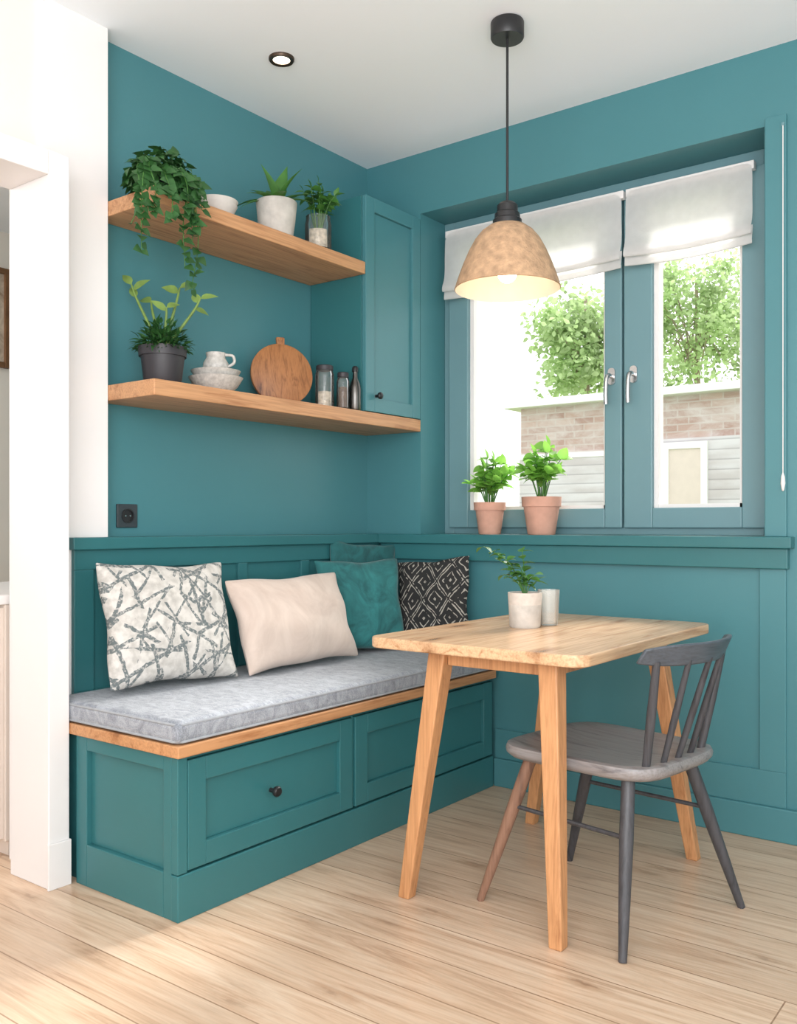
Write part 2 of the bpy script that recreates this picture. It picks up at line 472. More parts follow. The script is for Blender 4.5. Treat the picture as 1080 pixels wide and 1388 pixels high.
# window
win = thing('window_1', 'x', 'window', (.99, .2, .993))
for k in ('label', 'category'): del win[k]
struct(win)
o_ = win.location
f = MB().box(.29, .34, .18, .25, .993, 2.344).box(1.635, 1.685, .18, .25, .993, 2.344)
f.box(.34, 1.635, .18, .25, 2.27, 2.344).box(.34, 1.635, .18, .25, .993, 1.035).box(1.085, 1.155, .2, .25, 1.035, 2.27)
f.build('window_frame', 'teal_window', win, o_, bevel=.003)
for (x0, x1, s0, s1, hx) in ((.325, 1.118, .098, .07, 1.08), (1.126, 1.65, .112, .085, 1.168)):
    c = MB().box(x0, x0+s0, .16, .2, 1.02, 2.285).box(x1-s1, x1, .16, .2, 1.02, 2.285)
    c.box(x0+s0, x1-s1, .16, .2, 1.02, 1.095).box(x0+s0, x1-s1, .16, .2, 2.2, 2.285)
    cs = c.build('casement', 'teal_window', win, o_, bevel=.004)
    gx0, gx1 = x0+s0, x1-s1
    b = MB()
    b.box(gx0, gx0+.018, .18, .225, 1.095, 2.2).box(gx1-.014, gx1, .185, .225, 1.095, 2.2)
    b.box(gx0, gx1, .185, .225, 1.095, 1.109).box(gx0, gx1, .185, .225, 2.186, 2.2)
    b.build('glazing_bead', 'white_gloss', cs, o_)
    MB().box(gx0, gx1, .205, .209, 1.095, 2.2).build('pane', 'pane', cs, o_)
    h = MB().rrect(hx-.014, hx+.014, -.032, .032, .012, 0, .01)
    for v in h.bm.verts: v.co = V((v.co.x, .16-v.co.z, 1.60+v.co.y))
    h.tube(spl([(hx, .155, 1.60), (hx, .125, 1.60), (hx-.004, .115, 1.585), (hx-.006, .113, 1.53), (hx-.006, .116, 1.49)]), [.009]*20+[.009]*5, 10)
    h.build('handle', 'chrome', cs, o_, smooth=40)['label'] = 'silver lever handle'

# roman blinds
def blind(x0, x1, z1, label):
    t = thing('roman_blind', label, 'blind', ((x0+x1)/2, .12, 2.285), group='roman blinds at the window')
    prof = [(.118, 2.283), (.116, 2.22), (.112, 2.17), (.116, 2.13), (.113, z1+.085), (.098, z1+.06), (.093, z1+.035), (.1, z1+.028),
            (.112, z1+.045), (.116, z1+.075), (.120, z1+.06), (.112, z1+.03), (.108, z1), (.112, z1-.003), (.117, z1+.03)]
    mb = MB(); rows = []
    n = 14
    for i in range(n+1):
        x = x0+(x1-x0)*i/n
        sag = -.012*math.sin(math.pi*i/n)
        rows.append(mb.verts([(x, y+.002*math.sin(i*1.7+k), z+(sag if k > 3 else 0)) for k, (y, z) in enumerate(prof)]))
    for a, b in zip(rows, rows[1:]):
        for k in range(len(prof)-1): mb.face([a[k], b[k], b[k+1], a[k+1]])
    mb.build('blind_cloth', 'blind', t, t.location, smooth=60, sub=1)
    MB().box(x0-.003, x1+.003, .122, .15, 2.262, 2.292).build('head_rail', 'white_gloss', t, t.location, bevel=.003)
    return t
blind(.335, 1.137, 1.995, 'wide white roman blind over the left casement, behind the pendant lamp')
blind(1.152, 1.614, 2.0, 'narrower white roman blind over the right casement of the window')
t = thing('blind_cord', 'thin pale blind pull cord hanging beside the window on the right trim', 'cord', (1.748, -.02, 1.16))
MB().tube([(1.748, -.018, 1.18), (1.748, -.018, 2.33)], .0018, 6).build('cord', 'white_gloss', t, t.location)
MB().lathe([(0, 1.14), (.004, 1.143), (.0075, 1.165), (.006, 1.188), (.002, 1.2), (0, 1.2)], (1.748, -.018, 0), 14).build('pull', 'white_gloss', t, t.location, smooth=50)
MB().box(1.744, 1.752, -.020, -.012, 2.325, 2.335).build('hook', 'teal_window', t, t.location)

# ------------------------------------------------------------------ bench
t = thing('storage_bench', 'built-in teal storage bench with two panelled drawers and oak seat edge', 'bench', (.33, -.8, 0)); L0 = t.location
MB().box(.075, .632, -1.568, -.025, .0, .428).build('body', 'teal_joinery', t, L0)
e = MB()
e.box(.262, .602, -1.574, -1.568, .12, .388)
e.box(.211, .262, -1.59, -1.568, 0, .428).box(.602, .634, -1.59, -1.568, 0, .428)
e.box(.262, .602, -1.59, -1.568, 0, .12).box(.262, .602, -1.59, -1.568, .388, .428)
e.build('end_panel', 'teal_joinery', t, L0, bevel=.002)
f = MB().box(.634, .66, -1.59, -1.558, .122, .428).box(.634, .652, -.884, -.874, .122, .428).box(.634, .652, -1.558, -.025, .416, .428)
f.build('face_frame', 'teal_joinery', t, L0, bevel=.002)
MB().box(.634, .663, -1.592, -.025, 0, .12).build('plinth', 'teal_joinery', t, L0, bevel=.003)
for y0, y1, kn in ((-1.556, -.886, -1.254), (-.872, -.03, -.5)):
    d = shaker_x(MB(), .634, .66, y0, y1, .126, .414, .062, .014).build('drawer', 'teal_joinery', t, L0, bevel=.002)
    m = Matrix.Rotation(R(90), 3, 'Y')
    k = MB().lathe([(0, 0), (.007, 0), (.006, .014), (.014, .02), (.016, .028), (.012, .034), (0, .035)], (.66, kn, .268), 18, m)
    k.build('knob', 'black', d, L0, smooth=50)
MB().box(.082, .676, -1.602, -.025, .428, .46).build('seat_board', 'oak_seat', t, L0, bevel=.004)['label'] = 'oak edge board under the cushion'

t = thing('bench_cushion', 'long grey woven seat cushion on the teal bench', 'cushion', (.375, -.81, .46)); L0 = t.location
mb = MB()
nx, ny = 10, 26
x0, x1, y0, y1, z0, z1 = .087, .672, -1.6, -.03, .461, .523
bmesh.ops.create_cube(mb.bm, size=1)
bmesh.ops.subdivide_edges(mb.bm, edges=[e for e in mb.bm.edges if abs(e.verts[0].co.y-e.verts[1].co.y) > .5], cuts=ny)
bmesh.ops.subdivide_edges(mb.bm, edges=[e for e in mb.bm.edges if abs(e.verts[0].co.x-e.verts[1].co.x) > .5], cuts=nx)
for v in mb.bm.verts:
    u, w_ = v.co.x, v.co.y
    v.co = V((x0+(x1-x0)*(u+.5), y0+(y1-y0)*(w_+.5), z1 if v.co.z > 0 else z0))
    if v.co.z > .5:
        e = min(1, (.5-abs(u))*5)*min(1, (.5-abs(w_))*12)
        v.co.z += .005*e+.002*e*math.sin(v.co.y*23+v.co.x*9)*math.sin(v.co.x*14)
mb.build('pad', 'cushion', t, L0, smooth=70, bevel=.02, bseg=5)
for z in (.513, .469):
    c = [(x1-.003, y1, z), (x1-.003, y0+.02, z), (x1-.02, y0+.003, z), (x0, y0+.003, z)]
    MB().tube(c, .004, 8).build('piping', 'piping', t, L0, smooth=60)

# ------------------------------------------------------------------ pillows
def pillow(label, mat, w, h, th, loc, tilt, yaw, roll, sd):
    rnd = random.Random(sd); ph = [rnd.uniform(0, 6) for _ in range(6)]
    mb = MB(); N = 24
    for side in (-1, 1):
        g = []
        for j in range(N+1):
            row = []
            for i in range(N+1):
                u = -1+2*i/N; v = -1+2*j/N
                f = max(0, (1-u*u)*(1-v*v))**.42
                wr = .006*math.sin(5*u+3*v+ph[0])*math.sin(4*v-2*u+ph[1])+.004*math.sin(9*u*v+ph[2])
                x = u*w/2*(1-.075*(1-v*v)**1.2); z = v*h/2*(1-.075*(1-u*u)**1.2)
                x += .004*math.sin(6*v+ph[3]); z += .003*math.sin(6*u+ph[4])
                row.append(mb.bm.verts.new((x, side*f*(th/2+wr), z)))
            g.append(row)
        for j in range(N):
            for i in range(N):
                mb.face([g[j][i], g[j][i+1], g[j+1][i+1], g[j+1][i]])
    bmesh.ops.remove_doubles(mb.bm, verts=mb.bm.verts, dist=1e-5)
    o = mb.build('throw_pillow', mat, smooth=75, sub=1)
    o.rotation_mode = 'YXZ'; o.rotation_euler = (R(-tilt), R(roll), R(yaw))
    mt = Euler((R(-tilt), R(roll), R(yaw)), 'YXZ').to_matrix()
    low = min((mt @ v.co).z for v in o.data.vertices)
    o.location = (loc[0], loc[1], .5285-low)
    return tag(o, label, 'pillow', 'throw pillows on the bench')
pillow('pale grey throw pillow with dark abstract line print, leftmost on the bench', 'lattice', .47, .40, .14, (.24, -1.28), 17, 84, 2, 1)
pillow('plain beige rectangular throw pillow beside the line print pillow', 'beige', .56, .34, .14, (.29, -.765), 20, 88, -1, 2)
pillow('teal velvet throw pillow half behind the beige pillow', 'velvet', .38, .38, .11, (.245, -.34), 13, 66, 0, 3)
pillow('deep teal velvet pillow standing tallest at the back of the bench corner', 'velvet_dark', .35, .43, .07, (.143, -.2), 5, 76, 4, 4)
pillow('black throw pillow with pale diamond print against the window wall', 'diamond', .35, .36, .085, (.425, -.105), 12, 4, -6, 5)

# ------------------------------------------------------------------ wall cabinet and shelves
t = thing('wall_cabinet', 'tall teal wall cabinet with one panelled door in the corner', 'cabinet', (.145, -.185, 1.475)); L0 = t.location
MB().box(.002, .270, -.368, -.003, 1.475, 2.322).build('body', 'teal_joinery', t, L0, bevel=.002)
d = shaker_x(MB(), .272, .292, -.367, -.004, 1.477, 2.32, .055, .012).build('door', 'teal_wall', t, L0, bevel=.002)
MB().lathe([(0, 0), (.006, 0), (.006, .012), (.013, .018), (.014, .025), (.01, .03), (0, .031)], (.292, -.305, 1.54), 18, Matrix.Rotation(R(90), 3, 'Y')).build('knob', 'black', d, L0, smooth=50)
tag(MB().box(.001, .292, -1.378, -.37, 2.008, 2.056).build('wall_shelf', 'oak_y', loc=(.145, -.87, 2.008), bevel=.003), 'upper thick oak wall shelf carrying the trailing ivy', 'shelf', 'oak wall shelves')
tag(MB().box(.001, .293, -1.378, -.003, 1.424, 1.474).build('wall_shelf', 'oak_y', loc=(.145, -.69, 1.424), bevel=.003), 'lower longer oak wall shelf carrying the round cutting board', 'shelf', 'oak wall shelves')

# outlet
t = thing('wall_outlet', 'dark square power outlet on the teal wall above the bench', 'outlet', (0, -1.264, 1.06)); L0 = t.location
MB().box(0, .009, -1.304, -1.224, 1.022, 1.1).build('plate', 'socket', t, L0, bevel=.003)
m = Matrix.Rotation(R(90), 3, 'Y')
MB().lathe([(.024, 0), (.024, .003), (.019, .003), (.019, -.0), (0, -.0)], (.0095, -1.264, 1.061), 24, m).build('socket', 'black', t, L0, smooth=40)
p = MB()
for dy in (-.009, .009): p.lathe([(0, 0), (.003, 0), (.003, .002), (0, .002)], (.0097, -1.264+dy, 1.061), 10, m)
p.build('contact', 'chrome', t, L0)

# ------------------------------------------------------------------ table
t = thing('dining_table', 'light oak dining table with four splayed square legs', 'table', (1.257, -.685, 0)); L0 = t.location
MB().rrect(.928, 1.588, -1.152, -.218, .048, .69, .72, 8).build('tabletop', 'oak_table', t, L0, bevel=.005, bseg=3)
for p0, p1 in (((1.125, -1.06, .69), (1.03, -1.095, 0)), ((1.46, -1.06, .69), (1.508, -1.12, 0)), ((1.46, -.385, .69), (1.565, -.33, 0)), ((1.125, -.385, .69), (1.0, -.33, 0))):
    MB().bar(p1, p0, .036, .054).build('leg', 'oak_leg', t, L0, bevel=.004)
a = MB().box(1.15, 1.435, -1.07, -1.05, .65, .69).box(1.15, 1.435, -.395, -.375, .65, .69).box(1.115, 1.135, -1.035, -.41, .65, .69).box(1.45, 1.47, -1.035, -.41, .65, .69)
a.build('apron', 'oak_leg', t, L0, bevel=.002)

# ------------------------------------------------------------------ chair
t = thing('dining_chair', 'grey seated charcoal spindle-back chair pushed under the oak table', 'chair', (1.515, -.822, 0), R(-8))
s = MB(); poly = []
NK = 56
for k in range(NK):
    a = 2*math.pi*k/NK; ca, sa = math.cos(a), math.sin(a)
    n = 5.0
    r = (abs(ca)**n+abs(sa)**n)**(-1/n)
    x = -.010+.232*r*ca; y = .004+.215*r*sa*(1.0-.05*ca)
    poly.append((x, y))
rows = []
for sc_, z in ((.80, .400), (.95, .408), (.99, .418), (1.0, .430), (.985, .440), (.93, .4425), (.78, .436), (.45, .428), (.001, .427)):
    rows.append(s.verts([(x*sc_, y*sc_, z) for x, y in poly]))
s.face(rows[0][::-1])
for a, b in zip(rows, rows[1:]):
    for k in range(NK): s.face([a[k], a[(k+1) % NK], b[(k+1) % NK], b[k]])
s.build('seat', 'charcoal_seat', t, smooth=50)
legs = []
for sy in (-1, 1):
    for i, (top, bot) in enumerate((((-.155, sy*.15, .408), (-.283, sy*.212, 0)), ((.14, sy*.15, .408), (.185 if sy < 0 else .245, sy*.25, 0)))):
        top, bot = V(top), V(bot)
        br = (sy < 0 and i == 0)
        o = MB().tube([bot, bot.lerp(top, .3), bot.lerp(top, .65), top], [.0105, .0145, .018, .0175], 12).build('leg', 'lit_leg' if br else 'charcoal', t, smooth=50)
        if br: o['label'] = 'dark front leg coloured brown as if lit'
        legs.append((bot, top))
for i in (0, 2):
    a = legs[i][0].lerp(legs[i][1], .66); b = legs[i+1][0].lerp(legs[i+1][1], .66)
    mid = (a+b)/2+V((0, 0, -.0))
    MB().tube(spl([a, mid, b]), .006, 10).build('stretcher', 'charcoal', t, smooth=50)
rail = MB(); rows = []
for i in range(29):
    q = -1+2*i/28
    y = q*.212+.006; x = .282-.075*q*q
    hh = .028*(1-.35*abs(q)**5); n = V((1, .65*q, 0)).normalized()*.007
    c = V((x, y, .718)); lean = V((.012, 0, 0))
    rows.append(rail.verts([c-n+V((0, 0, -hh))-lean, c+n+V((0, 0, -hh))-lean, c+n+V((0, 0, hh))+lean, c-n+V((0, 0, hh))+lean]))
for a, b in zip(rows, rows[1:]):
    for k in range(4): rail.face([a[k], a[(k+1) % 4], b[(k+1) % 4], b[k]])
rail.face(rows[0]); rail.face(rows[-1][::-1])
rail.build('top_rail', 'rail', t, smooth=40, bevel=.004)
for q in (-.82, -.4, 0, .4, .82):
    top = V((.277-.075*q*q, q*.21+.006, .705)); bot = V((.178+.012*(1-q*q), q*.17, .43))
    rr = .0105 if abs(q) > .7 else .008
    MB().tube([bot, bot.lerp(top, .5), top], [rr, rr*1.15, rr*.9], 10).build('spindle', 'charcoal', t, smooth=50)

# ------------------------------------------------------------------ pendant and spotlight
t = thing('pendant_lamp', 'rough sandy brown bell-shaped pendant lamp hanging over the table', 'lamp', (1.093, -.654, H)); cx, cy = 1.093, -.654
MB().lathe([(0, 2.598), (.05, 2.598), (.052, 2.594), (.052, 2.55), (.049, 2.545), (0, 2.545)], (cx, cy, 0), 40).build('canopy', 'black', t, t.location, smooth=40)
MB().tube([(cx, cy, 2.55), (cx, cy, 2.03)], .0042, 8).build('cord', 'black', t, t.location, smooth=60)
MB().lathe([(0, 2.04), (.012, 2.04), (.024, 2.034), (.032, 2.026), (.033, 2.005), (.039, 2.0), (.040, 1.985), (.045, 1.98), (.045, 1.962), (0, 1.96)], (cx, cy, 0), 36).build('cap', 'black', t, t.location, smooth=40)
outp = [(.04, 1.966), (.058, 1.961), (.081, 1.944), (.102, 1.918), (.120, 1.885), (.137, 1.846), (.152, 1.806), (.165, 1.767)]
sh = MB().lathe(outp+[(.1625, 1.765)], (cx, cy, 0), 56).build('shade', 'cork', t, t.location, smooth=60)
inn = [(.1625, 1.765)]+[(r-.004, z-.004) for r, z in outp[::-1][1:]]+[(.0, 1.958)]
MB().lathe(inn, (cx, cy, 0), 56).build('shade_lining', 'shade_in', sh, t.location, smooth=60)
b = [(0, 1.785)]+[(.03*math.sin(a), 1.815-.03*math.cos(a)) for a in [R(x) for x in range(20, 150, 16)]]+[(.013, 1.855), (.013, 1.89)]
MB().lathe(b, (cx, cy, 0), 24).build('bulb', 'bulb', t, t.location, smooth=60)
MB().lathe([(0, 1.888), (.018, 1.888), (.02, 1.958), (0, 1.958)], (cx, cy, 0), 20).build('socket', 'black', t, t.location, smooth=40)
t = thing('ceiling_spotlight', 'small round recessed spotlight with dark ring in the ceiling', 'light', (.374, -.917, H)); L0 = t.location
MB().lathe([(.029, 2.6), (.029, 2.592), (.04, 2.59), (.043, 2.594), (.043, 2.6)], (.374, -.917, 0), 36).build('ring', 'bronze', t, L0, smooth=40)
MB().lathe([(0, 2.594), (.029, 2.594)], (.374, -.917, 0), 30).build('lens', 'spot', t, L0)

# ------------------------------------------------------------------ pots and plants
def pot(mat, parent, L0, c, r0, r1, h, rim=0, seg=36, name='pot'):
    x, y, z = c
    pr = [(0, z), (r0*.95, z), (r0, z+.004)]
    if rim:
        pr += [(r1-.006, z+h-rim), (r1, z+h-rim), (r1+.002, z+h), (r1-.008, z+h), (r1-.012, z+h-.02), (0, z+h-.02)]
    else:
        pr += [(r0+(r1-r0)*.6, z+h*.5), (r1, z+h-.003), (r1-.002, z+h), (r1-.007, z+h), (r1-.01, z+h-.02), (0, z+h-.02)]
    o = MB().lathe(pr, (x, y, 0), seg).build(name, mat, parent, L0, smooth=40)
    sr = r1-.011
    MB().lathe([(0, z+h-.012), (sr*.6, z+h-.010), (sr, z+h-.016)], (x, y, 0), 24).build('soil', 'soil', parent, L0, smooth=60)
    return o
RT = V((.798, .603, 0)); FW = V((-.603, .798, 0)); UP = V((0, 0, 1))
def rdir(rnd, zmin=-.3, zmax=1):
    a = rnd.uniform(0, 2*math.pi); z = rnd.uniform(zmin, zmax); r = math.sqrt(max(0, 1-z*z))
    return V((r*math.cos(a), r*math.sin(a), z))

def leafy(parent, L0, base, n, hgt, spread, leafL, leafW, mat, sd, pairs=4, smat='leaf_mid', pw=.75, t0=.35, ex=1.0):
    rnd = random.Random(sd); st = MB(); lf = MB(); base = V(base)
    for k in range(n):
        a = 2*math.pi*(k*.618+rnd.random()*.1)
        q = rnd.uniform(.2, 1)
        tip = base+V((math.cos(a)*spread*q, math.sin(a)*spread*q, hgt*rnd.uniform(.55, 1)*(1.05-.3*q)))
        b0 = base+V((math.cos(a)*.012, math.sin(a)*.012, 0))
        mid = b0.lerp(tip, .5)+V((0, 0, hgt*.12))
        path = spl([b0, mid, tip], 5)
        st.tube(path, [.0028, .0014], 6)
        for j in range(pairs):
            tt = t0+(1-t0)*(j+1)/pairs
            i = min(len(path)-1, int(tt*(len(path)-1)))
            p = path[i]
            for sgn in (0, math.pi):
                an = a+sgn+j*1.57+rnd.uniform(-.5, .5)
                d = V((math.cos(an), math.sin(an), rnd.uniform(-.1, .5)))
                s_ = rnd.uniform(.6, 1.1)
                lf.leaf(p, d, UP+V((rnd.uniform(-.6, .6), rnd.uniform(-.9, .3), 0)), leafL*s_, leafW*s_, rnd.uniform(.15, .5), .25, 6, pw, ex)
        lf.leaf(path[-1], (tip-mid).normalized()+V((0, 0, .2)), UP.cross(tip-mid)+V((.1, .1, .3)), leafL*.8, leafW*.7, .2, .25, 6, pw, ex)
    st.build('stems', smat, parent, L0, smooth=60)
    lf.build('foliage', mat, parent, L0, smooth=80, recalc=False)

# sill pots
t = thing('potted_herb', 'left smaller terracotta pot with bushy green herb on the window sill', 'potted plant', (.592, .062, .993), group='terracotta herb pots on the sill')
pot('terracotta', t, t.location, (.592, .062, .993), .045, .064, .13, .032)
leafy(t, t.location, (.592, .062, 1.11), 18, .20, .074, .060, .056, 'leaf_bright', 11, 3, 'leaf_mid', .7, .2, .7)
t = thing('potted_herb', 'right larger terracotta pot with taller bright green herb on the window sill', 'potted plant', (.828, .062, .993), group='terracotta herb pots on the sill')
pot('terracotta', t, t.location, (.828, .062, .993), .054, .076, .148, .038)
leafy(t, t.location, (.828, .062, 1.128), 15, .22, .078, .066, .064, 'leaf_bright', 23, 3, 'leaf_mid', .7, .25, .7)

# table pot and tumbler
t = thing('potted_sprig', 'small pale grey pot with a leaning green sprig on the oak table', 'potted plant', (1.17, -.68, .72)); L0 = t.location
pr = [(0, .72), (.044, .72), (.047, .724), (.05, .79)]
MB().lathe(pr, (1.17, -.68, 0), 36).build('pot_base', 'concrete', t, L0, smooth=40)
MB().lathe([(.05, .79), (.052, .826), (.046, .826), (.044, .80), (0, .80)], (1.17, -.68, 0), 36).build('pot_rim', 'pot_tan', t, L0, smooth=40)
MB().lathe([(0, .812), (.03, .812), (.044, .808)], (1.17, -.68, 0), 24).build('soil', 'soil', t, L0, smooth=60)
st = MB(); lf = MB(); rnd = random.Random(4); bs = V((1.17, -.68, .81))
for lat, up, nn in ((-.125, .155, 7), (-.085, .12, 6), (-.01, .14, 4), (.025, .07, 4), (-.04, .08, 4), (.04, .05, 3), (-.065, .07, 4), (-.015, .09, 4)):
    tip = bs+RT*lat+UP*up+FW*rnd.uniform(-.03, .03)
    path = spl([bs, bs+RT*lat*.35+UP*up*.65, tip], 6)
    st.tube(path, [.0022, .0012], 6)
    for j in range(nn):
        p = path[min(len(path)-1, int((.3+.7*(j+1)/nn)*(len(path)-1)))]
        for _ in range(2):
            d = rdir(rnd, -.2, .7)
            lf.leaf(p, d, UP+rdir(rnd)*.5, rnd.uniform(.026, .044), rnd.uniform(.018, .028), .3, .25)
st.build('stems', 'leaf_mid', t, L0, smooth=60); lf.build('foliage', 'leaf_mid', t, L0, smooth=80, recalc=False)
tag(MB().lathe([(0, .721), (.027, .721), (.029, .725), (.034, .83), (.032, .83), (.027, .73), (0, .729)], (1.2, -.585, 0), 32).build('tumbler', 'frosted', loc=(1.2, -.585, .72), smooth=50),
    'pale milky glass tumbler behind the small pot on the table', 'glass')

# ivy on the upper shelf
Zu = 2.057; Zl = 1.475
t = thing('trailing_ivy', 'dark green ivy trailing over the left end of the upper shelf', 'potted plant', (.17, -1.295, Zu)); L0 = t.location
pot('pot_black', t, L0, (.17, -1.295, Zu), .042, .055, .085)
st = MB(); lf = MB(); rnd = random.Random(9); c = V((.215, -1.30, 2.11))
for k in range(430):
    d = rdir(rnd, -.8, 1)
    r = rnd.uniform(.45, 1)**.6
    p = c+V((d.x*.105*r, d.y*.10*r, d.z*.09*r))
    if p.x < .03 or (p.z < 2.062 and p.x < .3 and p.y > -1.385): continue
    lf.leaf(p, d+rdir(rnd, -1, .4)*.7+V((0, 0, -.25)), d+UP*.6, rnd.uniform(.026, .042), rnd.uniform(.024, .036), .35, .2, 4, .55)
for tip, mids in (((.345, -1.28, 1.75), (.335, -1.27, 2.06)), ((.34, -1.30, 1.82), (.33, -1.29, 2.06)), ((.34, -1.46, 1.83), (.30, -1.42, 2.09)), ((.33, -1.49, 1.90), (.28, -1.43, 2.10)),
                  ((.36, -1.37, 1.94), (.33, -1.36, 2.07)), ((.35, -1.43, 1.95), (.31, -1.41, 2.1)), ((.35, -1.28, 1.90), (.33, -1.27, 2.075)),
                  ((.36, -1.32, 1.97), (.34, -1.31, 2.1)), ((.36, -1.25, 2.0), (.34, -1.25, 2.1))):
    tip = V(tip); mid = V(mids)
    path = spl([(.17, -1.295, 2.13), (.25, (mid.y-1.295)/2, 2.15), mid, mid.lerp(tip, .5)+V((.01, rnd.uniform(-.02, .02), 0)), tip], 6)
    st.tube(path, [.0022, .0013], 6)
    for i in range(8, len(path)):
        for _ in range(2):
            if rnd.random() < .6:
                d = rdir(rnd, -.8, .2); d.x = abs(d.x)*.8+.05
                lf.leaf(path[i], d, V((1, -.4, .5)), rnd.uniform(.026, .044), rnd.uniform(.024, .038), .3, .2, 4, .55)
st.build('stems', 'leaf_mid', t, L0, smooth=60); lf.build('foliage', 'leaf_dark', t, L0, smooth=80, recalc=False)

# stack of bowls on the upper shelf
def bowl(name, label, cx, cy, z, r, h, mat='ceramic', group=None):
    pr = [(0, z), (r*.5, z), (r*.52, z+.004), (r*.8, z+h*.45), (r, z+h), (r-.004, z+h), (r*.78, z+h*.5), (r*.45, z+.012), (0, z+.01)]
    o = MB().lathe(pr, (cx, cy, 0), 40).build(name, mat, loc=(cx, cy, z), smooth=50)
    return tag(o, label, 'bowl', group)
bowl('bowl', 'white bowl at the bottom of the stack behind the ivy, upper shelf', .19, -1.04, Zu, .070, .05, 'pot_white', 'white bowls stacked on the upper shelf')
bowl('bowl', 'white bowl at the top of the stack behind the ivy, upper shelf', .19, -1.04, Zu+.020, .072, .045, 'pot_white', 'white bowls stacked on the upper shelf')

# succulent planter
t = thing('potted_succulent', 'pale grey concrete planter with broad-leaved succulent on the upper shelf', 'potted plant', (.205, -.77, Zu)); L0 = t.location
pot('concrete', t, L0, (.205, -.77, Zu), .058, .074, .135)
lf = MB(); c = V((.205, -.77, Zu+.12)); rnd = random.Random(3)
for lat, dep, up, L, W, cu in ((-.9, -.1, .55, .15, .05, .6), (-.6, .3, .9, .15, .055, .3), (-.2, -.2, 1, .16, .06, .15), (.15, .2, 1, .18, .06, .1), (.45, -.3, 1, .16, .055, .2),
                               (.7, .1, .8, .13, .05, .4), (.8, -.3, .5, .12, .046, .5), (-.5, -.8, .6, .13, .05, .5), (.3, -.9, .6, .13, .05, .5), (.45, .5, .8, .13, .04, .3), (-.35, .6, 1, .14, .05, .2), (-.8, -.5, .4, .12, .044, .6)):
    d = RT*lat+FW*dep+UP*up
    lf.leaf(c+V((d.x, d.y, 0))*.015, d, UP*1.2-V((d.x, d.y, 0))*.8-FW*.6, L, W, cu, .45, 7, .6)
lf.build('foliage', 'leaf_mid', t, L0, smooth=80, recalc=False)

# glass jar plant
t = thing('jar_plant', 'glass jar of pebbles with a small green fern on the upper shelf', 'potted plant', (.23, -.575, Zu)); L0 = t.location
jx, jy = .23, -.575
MB().lathe([(0, Zu), (.046, Zu), (.05, Zu+.006), (.05, Zu+.1), (.046, Zu+.115), (.046, Zu+.13), (.043, Zu+.13), (.043, Zu+.114), (.046, Zu+.1), (.046, Zu+.008), (0, Zu+.006)], (jx, jy, 0), 36).build('jar', 'glass', t, L0, smooth=40)
MB().lathe([(0, Zu+.007), (.0455, Zu+.009), (.0455, Zu+.075), (.02, Zu+.082), (0, Zu+.08)], (jx, jy, 0), 28).build('pebbles', 'pebble', t, L0, smooth=50)
leafy(t, L0, (jx, jy, Zu+.08), 9, .19, .072, .046, .028, 'leaf_mid', 31, 5)

# lower shelf: black pot with stalks
t = thing('potted_plant', 'black pot with grassy tuft and tall pale stalks on the lower shelf', 'potted plant', (.165, -1.245, Zl)); L0 = t.location
pot('pot_black', t, L0, (.165, -1.245, Zl), .058, .075, .125, .03)
lf = MB(); st = MB(); rnd = random.Random(15); c = V((.165, -1.245, Zl+.118))
for k in range(620):
    d = rdir(rnd, -.1, 1); r = rnd.uniform(.3, 1)
    p = c+V((d.x*.085*r, d.y*.085*r, max(.0, d.z)*.085*r))
    lf.leaf(p, d+rdir(rnd, -.3, 1)*.6, UP+rdir(rnd)*.6, rnd.uniform(.022, .042), rnd.uniform(.007, .014), rnd.uniform(.2, .6), .3, 4, .6)
lv = MB()
for lat, up, dep, nl in ((-.1, .21, .0, 3), (.05, .205, .02, 2), (.125, .16, -.02, 3), (-.045, .16, .03, 1), (.02, .13, -.03, 2)):
    tip = c+RT*lat+UP*up+FW*dep
    path = spl([c, c+RT*lat*.45+UP*up*.4+FW*dep*.3, c+RT*lat*.85+UP*up*.8+FW*dep*.7, tip], 6)
    st.tube(path, [.006, .003], 8)
    for j in range(nl):
        sg = 1 if lat > 0 else -1
        lv.leaf(path[-1-j*3], RT*(sg*rnd.uniform(.2, 1))*(1 if j % 2 == 0 else -.7)+UP*rnd.uniform(-.2, .7)+FW*rnd.uniform(-.3, .3), UP-FW*1.4, rnd.uniform(.045, .07), rnd.uniform(.026, .036), .3, .25)
lf.build('grass_tuft', 'leaf_dark', t, L0, smooth=80, recalc=False)
st.build('stalks', 'leaf_lime', t, L0, smooth=60)
lv.build('foliage', 'leaf_lime', t, L0, smooth=80, recalc=False)

# crockery on the lower shelf
bowl('bowl', 'wide stoneware bowl under another bowl on the lower shelf', .175, -1.03, Zl, .092, .055, 'ceramic', 'stoneware bowls on the lower shelf')
bowl('bowl', 'smaller stoneware bowl nested on top, lower shelf', .175, -1.03, Zl+.026, .084, .052, 'ceramic', 'stoneware bowls on the lower shelf')
t = thing('jug', 'small grey stoneware jug with handle resting in the stacked bowls', 'jug', (.175, -1.03, Zl+.039)); L0 = t.location
z = Zl+.039
MB().lathe([(0, z), (.024, z), (.034, z+.02), (.044, z+.05), (.042, z+.066), (.031, z+.085), (.034, z+.1), (.031, z+.1), (.027, z+.085), (.036, z+.062), (.03, z+.03), (0, z+.012)], (.175, -1.03, 0), 32).build('body', 'ceramic', t, L0, smooth=50)
hp = V((.175, -1.03, 0))
MB().tube(spl([hp+RT*.033+UP*(z+.094), hp+RT*.058+UP*(z+.09), hp+RT*.062+UP*(z+.068), hp+RT*.043+UP*(z+.054)]), .005, 8).build('handle', 'ceramic', t, L0, smooth=60)

